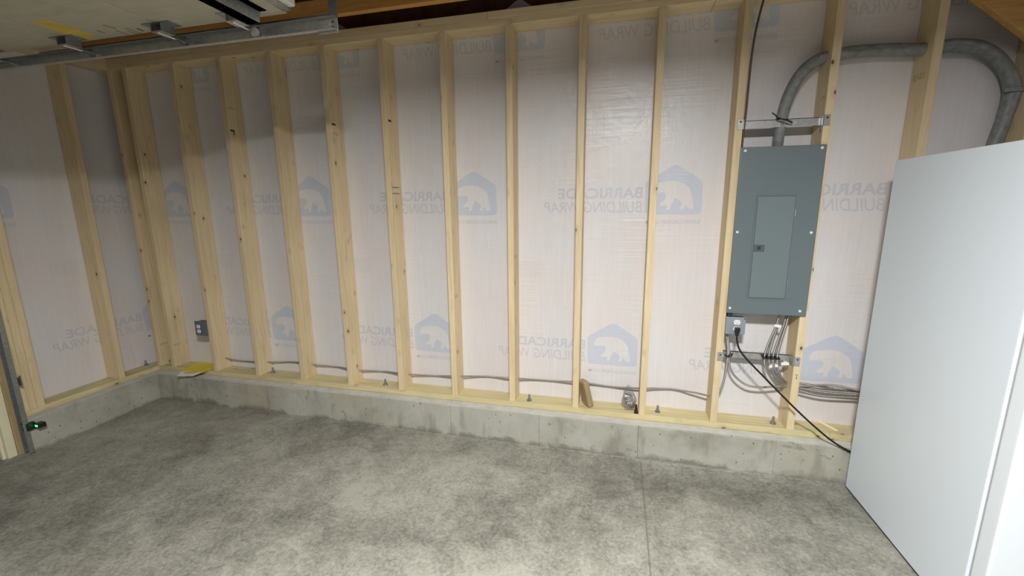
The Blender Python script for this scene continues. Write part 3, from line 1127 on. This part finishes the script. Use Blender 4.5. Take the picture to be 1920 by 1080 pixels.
# long run of metal-clad cable through the studs
HY = 0.085
run = [(0.345, 0.10, 0.345), (0.4145, HY, 0.337), (0.60, HY, 0.325), (0.79, HY, 0.335), (0.822, HY, 0.337), (1.0, HY, 0.353), (1.19, HY, 0.357), (1.227, HY, 0.352),
       (1.42, HY, 0.348), (1.60, HY, 0.338), (1.80, HY, 0.345), (2.02, HY, 0.343), (2.22, HY, 0.348), (2.42, HY, 0.362), (2.62, HY, 0.378), (2.82, HY, 0.383),
       (2.93, HY, 0.385), (3.05, HY, 0.388), (3.235, HY, 0.396), (3.33, HY, 0.392), (3.45, HY, 0.383), (3.64, HY, 0.390), (3.72, HY, 0.398), (3.84, HY, 0.402), (3.95, 0.075, 0.398), (4.04, 0.055, 0.395), (4.075, 0.040, 0.42), (4.098, 0.034, 0.50), (4.108, 0.034, 0.60), (4.106, 0.036, 0.70), (4.092, 0.045, 0.795)]
sagged = []
for x, y, z in run:
    g = min(abs(x - sx - T / 2) for sx in SX)
    k = min(1.0, max(0.0, (g - 0.03) / 0.09)) if y == HY else 0.0
    sagged.append((x, y + 0.034 * k, z - 0.0145 * k))
run = sagged
tb = tube('metal_clad_cable', run, 0.0056, MC, None, seg=10, n=8)
tag(tb, 'long metal cable threaded low through the studs up to the outlet box', 'cable')
lp = [(4.100, 0.046, 0.795), (4.112, 0.034, 0.70), (4.117, 0.034, 0.63), (4.135, 0.034, 0.57), (4.170, 0.036, 0.525), (4.225, 0.040, 0.488), (4.290, 0.045, 0.478), (4.36, 0.05, 0.485), (4.44, 0.058, 0.497), (4.52, 0.06, 0.500), (4.66, 0.06, 0.520), (4.80, 0.06, 0.500), (5.2, 0.06, 0.47)]
tb = tube('metal_clad_cable', lp, 0.0060, MC, None, seg=10, n=8)
tag(tb, 'single metal cable looping below the outlet box, crossed by the black cord', 'cable')
grp = 'metal cables dropping from the panel bottom'
bund = [
    ('leftmost of the cables under the panel, bowing widest below its black tie', [(4.352, .030, .935), (4.338, .028, .85), (4.312, .032, .75), (4.300, .034, .675), (4.306, .034, .62), (4.332, .036, .565), (4.378, .042, .520), (4.430, .054, .496), (4.50, .058, .474), (4.62, .060, .452), (4.80, .060, .458), (5.2, .06, .45)]),
    ('second cable from the left under the panel, with a small white tag below its tie', [(4.362, .044, .935), (4.350, .042, .85), (4.330, .036, .75), (4.322, .034, .675), (4.332, .034, .62), (4.356, .036, .570), (4.392, .042, .528), (4.430, .056, .502), (4.50, .066, .488), (4.62, .070, .470), (4.80, .068, .470), (5.2, .06, .46)]),
    ('third cable from the left under the panel, middle of the tied bundle', [(4.390, .040, .935), (4.380, .038, .86), (4.356, .034, .76), (4.343, .034, .675), (4.350, .034, .62), (4.372, .036, .575), (4.402, .044, .532), (4.432, .060, .508), (4.50, .074, .494), (4.62, .076, .478), (4.80, .074, .478), (5.2, .06, .47)]),
    ('rightmost of the cables under the panel, beside the long white tag', [(4.398, .032, .935), (4.388, .030, .86), (4.372, .032, .76), (4.364, .034, .675), (4.372, .034, .61), (4.390, .036, .565), (4.412, .044, .535), (4.436, .066, .514), (4.50, .082, .508), (4.62, .084, .498), (4.80, .080, .486), (5.2, .06, .48)]),
]
ties_x = []
for lab, p in bund:
    o = tube('metal_clad_cable', p, 0.0060, MC, None, seg=10, n=8)
    tag(o, lab, 'cable', grp)
    ties_x.append(p[3][0])
for k, (x, lab) in enumerate(zip(ties_x, ('leftmost black tie on the lower bar holding the cable bundle', 'second black tie from the left holding the cable bundle', 'third black tie from the left holding the cable bundle', 'rightmost black tie on the lower bar beside the right stud'))):
    t = thing('cable_tie', lab, 'cable tie', (x, .03, .67), 'black cable ties on the lower mounting bar')
    tie('strap', [(x - .013, .048, .672), (x - .012, .030, .676), (x - .006, .020, .672), (x + .005, .0195, .664), (x + .011, .028, .662), (x + .012, .048, .668)], t, 0.0038)
    tie('tail', [(x - .010, .022, .676), (x - .017, .014, .690 if k == 0 else .682)], t, 0.0028)
    tie('head', [(x - .012, .026, .670), (x - .004, .018, .664)], t, 0.0052)
for x, lab in ((4.106, 'left one of two black ties below the outlet box'), (4.119, 'right one of two black ties below the outlet box')):
    t = thing('cable_tie', lab, 'cable tie', (x, .03, .67), 'black cable ties below the outlet box')
    tie('strap', [(x - .011, .046, .664), (x - .009, .026, .662), (x, .019, .660), (x + .008, .026, .666), (x + .009, .046, .668)], t, 0.0038)
    tie('tail', [(x + .006, .022, .664), (x + .012, .016, .684)], t, 0.0028)
# white tags on the cables
for name, label, c, s_, ang in (('cable_label', 'white wrap-around tag on the cables just under the panel', (4.343, .016, .857), (.034, .016), 8), ('cable_label', 'long white tag on the right cable below the lower bar', (4.402, .020, .640), (.040, .018), -8),
                                ('cable_label', 'small white tag, middle of three below the lower bar', (4.362, .024, .622), (.017, .015), -12), ('cable_label', 'smallest white tag, leftmost below the lower bar', (4.333, .024, .616), (.014, .016), -20)):
    bm = bmesh.new()
    add_box(bm, (-s_[0] / 2, -.001, -s_[1] / 2), (s_[0] / 2, .001, s_[1] / 2), 0.0006)
    bmesh.ops.create_cone(bm, cap_ends=True, segments=12, radius1=0.009, radius2=0.009, depth=s_[1], matrix=Matrix.Translation((.004, .012, 0)))
    o = link(name, bm_mesh(bm, name), WHITEP, None, c, (0, math.radians(ang), 0))
    tag(o, label, 'label', 'white tags on the panel cables')
tb = tube('thin_cable', [(4.135, 0.02, 2.60), (4.122, 0.008, 2.527), (4.104, -0.001, 2.44), (4.090, -0.004, 2.34), (4.084, -0.004, 2.24), (4.082, -0.004, 2.10), (4.081, -0.004, 1.98), (4.080, 0.006, 1.90), (4.080, 0.014, 1.80)], 0.0052, MCT, None, seg=8, n=8)
tag(tb, 'thin dark brown cable running down the stud edge into the panel top left', 'cable')


# ------------------------------------------------------------------ outlet boxes
def receptacle(parent, x, z, y, mat=WHITEP):
    bm = bmesh.new()
    bmesh.ops.create_cone(bm, cap_ends=True, segments=20, radius1=0.0172, radius2=0.0168, depth=0.003, matrix=Matrix.Rotation(math.pi / 2, 4, 'X'))
    for v in bm.verts:
        v.co.z = max(-0.0135, min(0.0135, v.co.z))
    o = link('outlet_face', bm_mesh(bm, 'outlet_face'), mat, parent, loc_rel(parent, (x, y, z)))
    remember(o)
    bm = bmesh.new()
    add_box(bm, (-.0075, -.0022, -.001), (-.0055, -.0012, .007))
    add_box(bm, (.0055, -.0022, -.001), (.0075, -.0012, .007))
    add_box(bm, (-.0022, -.0022, -.009), (.0022, -.0012, -.005))
    link('slots', bm_mesh(bm, 'slots'), SLOT, o)
    return o


ob = thing('outlet_box', 'square grey steel outlet box right below the breaker panel with a plug in it', 'outlet box', (4.125, 0, 0.85))
box('box_body', (4.0745, -0.001, 0.805), (4.172, 0.045, 0.898), GALVD, ob, bev=0.003)
cv = box('cover_plate', (4.0735, -0.0075, 0.803), (4.175, -0.0015, 0.902), BOXG, ob, bev=0.003, seg=2)
remember(cv)
receptacle(ob, 4.130, 0.873, -0.009)
receptacle(ob, 4.130, 0.835, -0.009)
for x, z in ((4.081, .895), (4.168, .895), (4.168, .81), (4.081, .81)):
    cyl('screw', (x, -0.009, z), 0.0035, 0.003, 'y', SLOT if x > 4.1 and z > .85 else STEEL, ob, 8)
for x in (4.090, 4.102):
    cyl('connector', (x, 0.040, 0.800), 0.010, 0.022, 'z', GALVD, ob, 12)
box('nipple', (4.080, 0.0, 0.902), (4.105, 0.03, 0.955), PANELX, ob, bev=0.003)
# far left box
o2 = thing('outlet_box', 'small blue-grey outlet box on the second stud from the corner above the yellow card', 'outlet box', (0.33, 0.03, 0.60))
box('box_body', (0.268, -0.002, 0.552), (0.3755, 0.052, 0.660), BOXB, o2, bev=0.010, seg=3)
box('cover_plate', (0.262, -0.008, 0.548), (0.3745, -0.0025, 0.664), BOXB, o2, bev=0.0025, seg=2)
receptacle(o2, 0.298, 0.621, -0.009)
receptacle(o2, 0.298, 0.583, -0.009)

# ------------------------------------------------------------------ black power cord with plug
pc = thing('power_cord', 'black power cord with plug running from the outlet box down behind the freezer', 'power cord', (4.13, -0.03, 0.83))
bm = bmesh.new()
add_box(bm, (4.118, -0.040, 0.822), (4.143, -0.0105, 0.847), 0.004, 2)
add_box(bm, (4.122, -0.037, 0.800), (4.138, -0.016, 0.826), 0.004, 2)
link('plug', bm_mesh(bm, 'plug'), BLACKT, pc, loc_rel(pc, (0, 0, 0)))
tube('cord', [(4.130, -0.030, 0.81), (4.130, -0.036, 0.782), (4.142, -0.045, 0.735), (4.168, -0.055, 0.695), (4.215, -0.06, 0.645), (4.272, -0.065, 0.588), (4.36, -0.07, 0.500), (4.45, -0.075, 0.412), (4.55, -0.083, 0.322), (4.64, -0.09, 0.252), (4.725, -0.086, 0.205), (4.85, -0.088, 0.15), (4.95, -0.089, 0.08), (5.0, -0.089, 0.014)], 0.0050, BLACK, pc, seg=8, n=8)

# ------------------------------------------------------------------ freezer
FX, FB = 4.713, -0.106
fz = thing('upright_freezer', 'tall white upright freezer standing at the right against the stud wall', 'freezer', (5.09, -0.5, 0))
box('body', (FX, -0.893, 0.014), (FX + 0.76, FB, 1.716), FRIDGE, fz, bev=0.006, seg=3)
box('gasket', (FX + 0.008, -0.9045, 0.045), (FX + 0.752, -0.8935, 1.705), GASKET, fz)
fd = box('door', (FX + 0.0, -0.968, 0.035), (FX + 0.76, -0.905, 1.716), FDOOR, fz, bev=0.010, seg=4)
remember(fd)
box('handle', (FX + 0.66, -1.005, 0.75), (FX + 0.685, -0.985, 1.15), FDOOR, fd, bev=0.006, seg=2)
box('handle_mount', (FX + 0.66, -0.986, 0.77), (FX + 0.685, -0.967, 0.80), FDOOR, fd)
box('handle_mount', (FX + 0.66, -0.986, 1.10), (FX + 0.685, -0.967, 1.13), FDOOR, fd)
for x in (FX + 0.06, FX + 0.70):
    for y in (-0.84, -0.16):
        cyl('foot', (x, y, 0.007), 0.018, 0.014, 'z', BLACK, fz, 14)
box('kick_panel', (FX + 0.012, -0.88, 0.003), (FX + 0.748, -0.12, 0.0135), BLACK, fz)  # black slab standing in for the shade in the gap beneath the freezer

# ------------------------------------------------------------------ yellow and white card on the curb
t = thing('yellow_card', 'yellow and white folded card hanging over the curb edge near the corner', 'card', (0.22, 0, TP))
lefts = [(0.062, 0.128, TP + .003), (0.085, 0.05, TP + .003), (0.112, -0.020, TP + .005), (0.135, -0.075, TP + .004), (0.158, -0.128, TP - .010)]
rights = [(0.318, 0.128, TP + .004), (0.336, 0.05, TP + .006), (0.333, -0.020, TP + .010), (0.322, -0.062, TP + .009), (0.285, -0.108, TP - .004)]


def sheet(a, b, n, mat, parent, name, th=0.003):
    bm = bmesh.new()
    top, bot = [], []
    for p, q in zip(a, b):
        r_, s_ = [], []
        for k in range(n + 1):
            v = Vector(p).lerp(Vector(q), k / n)
            v.z += 0.002 * math.sin(k * 1.3) * 0.5
            r_.append(bm.verts.new(v))
            s_.append(bm.verts.new(v - Vector((0, 0, th))))
        top.append(r_)
        bot.append(s_)
    for g, fl_ in ((top, 0), (bot, 1)):
        for A, B in zip(g, g[1:]):
            for k in range(n):
                bm.faces.new((A[k], A[k + 1], B[k + 1], B[k]))
    m_ = len(top)
    for i in range(m_ - 1):
        bm.faces.new((top[i][0], top[i + 1][0], bot[i + 1][0], bot[i][0]))
        bm.faces.new((top[i][n], bot[i][n], bot[i + 1][n], top[i + 1][n]))
    for k in range(n):
        bm.faces.new((top[0][k], bot[0][k], bot[0][k + 1], top[0][k + 1]))
        bm.faces.new((top[-1][k], top[-1][k + 1], bot[-1][k + 1], bot[-1][k]))
    return link(name, bm_mesh(bm, name), mat, parent, loc_rel(parent, (0, 0, 0)))


L2 = [Vector(p) for p in lefts]
R2 = [Vector(p) for p in rights]
sheet(L2[:4], R2[:4], 8, YEL, t, 'yellow_panel')
mid = [L2[3], L2[3].lerp(L2[4], .55), L2[4]]
midr = [R2[3], R2[3].lerp(R2[4], .55), R2[4]]
sheet(mid, midr, 8, PAPER, t, 'white_flap')
sheet([L2[3].lerp(L2[4], .20) + Vector((.04, 0, .0008)), L2[3].lerp(L2[4], .30) + Vector((.04, 0, .0008))], [R2[3].lerp(R2[4], .05) + Vector((-.03, 0, .0016)), R2[3].lerp(R2[4], .15) + Vector((-.03, 0, .0014))], 8, SLOT, t, 'fold_line', 0.0004)

# ------------------------------------------------------------------ leaning wood block
bm = bmesh.new()
add_box(bm, (-T / 2, -0.034, 0), (T / 2, 0.034, 0.172), 0.006, 2)
o = link('wood_block', bm_mesh(bm, 'wood_block'), BLOCK, None)
o.rotation_euler = (math.radians(-4), math.radians(-13), math.radians(38))
o.location = (3.322, 0.048, TP + 0.007)
tag(o, 'short weathered brown wood offcut leaning against a stud on the bottom plate', 'wood block')

# ------------------------------------------------------------------ plastic bag of hardware
t = thing('hardware_bag', 'clear plastic bag full of shiny metal fittings standing on the bottom plate', 'bag', (3.575, 0.045, TP))
bm = bmesh.new()
bmesh.ops.create_icosphere(bm, subdivisions=4, radius=1.0)
rr = random.Random(4)
for v in bm.verts:
    z = v.co.z
    h = (z + 1) / 2
    wx = 0.044 * (1 - 0.75 * max(0, h - .25) ** 1.2) * (1 + .10 * math.sin(v.co.x * 9 + z * 5) + .08 * math.sin(v.co.y * 11 - z * 7))
    wy = 0.032 * (1 - 0.80 * max(0, h - .25) ** 1.1) * (1 + .12 * math.sin(v.co.y * 8 + z * 6))
    v.co = Vector((v.co.x * wx - .012 * h, v.co.y * wy + .012 * h, 0.003 + h * 0.160))
link('plastic_film', bm_mesh(bm, 'plastic_film', True), BAG, t)
bits = [[], []]
for g in range(2):
    bm = bmesh.new()
    for k in range(46):
        h = rr.random() ** 1.4
        a = rr.uniform(0, 6.28)
        q = rr.random() ** .5 * (1 - .45 * h)
        p = Vector((math.cos(a) * q * .030 - .008 * h, math.sin(a) * q * .022 + .008 * h, .012 + h * .095))
        mt = Matrix.Translation(p) @ Matrix.Rotation(rr.uniform(0, 3), 4, 'X') @ Matrix.Rotation(rr.uniform(0, 3), 4, 'Y')
        if k % 3 == 0:
            bmesh.ops.create_cone(bm, cap_ends=True, segments=6, radius1=.0055, radius2=.0055, depth=.005, matrix=mt)
        elif k % 3 == 1:
            bmesh.ops.create_cone(bm, cap_ends=True, segments=7, radius1=.0026, radius2=.002, depth=.030, matrix=mt)
        else:
            bmesh.ops.create_cube(bm, size=1.0, matrix=mt @ Matrix.Diagonal((.016, .009, .0022, 1)))
    o = link('metal_fittings', bm_mesh(bm, 'metal_fittings'), STEEL if g == 0 else GALVD, t)
    o['kind'] = 'stuff'
bm = bmesh.new()
vs = [(-.014, -.012, 0), (.014, -.016, 0), (.014, .010, 0), (-.010, .012, 0), (-.006, -.006, .058), (.003, -.008, .060), (.003, .004, .060), (-.005, .006, .056)]
vs = [bm.verts.new(v) for v in vs]
for f in ((0, 1, 2, 3), (4, 5, 6, 7), (0, 1, 5, 4), (1, 2, 6, 5), (2, 3, 7, 6), (3, 0, 4, 7)):
    bm.faces.new([vs[i] for i in f])
bmesh.ops.bevel(bm, geom=bm.edges[:], offset=.002, segments=1, affect='EDGES')
o = link('black_wedge', bm_mesh(bm, 'black_wedge'), BLACKT, None, (3.614, 0.014, TP))
tag(o, 'small black plastic wedge between the hardware bag and the stud', 'wedge')

# ------------------------------------------------------------------ wood splinter on the plate
bm = bmesh.new()
add_box(bm, (-.054, -.007, 0), (.054, .007, .007), .001)
o = link('wood_splinter', bm_mesh(bm, 'wood_splinter'), SPLINT, None, (4.684, 0.085, TP + .0005), (0, 0, math.radians(-63)))
tag(o, 'thin pale wood sliver lying on the bottom plate beside the freezer', 'wood sliver')
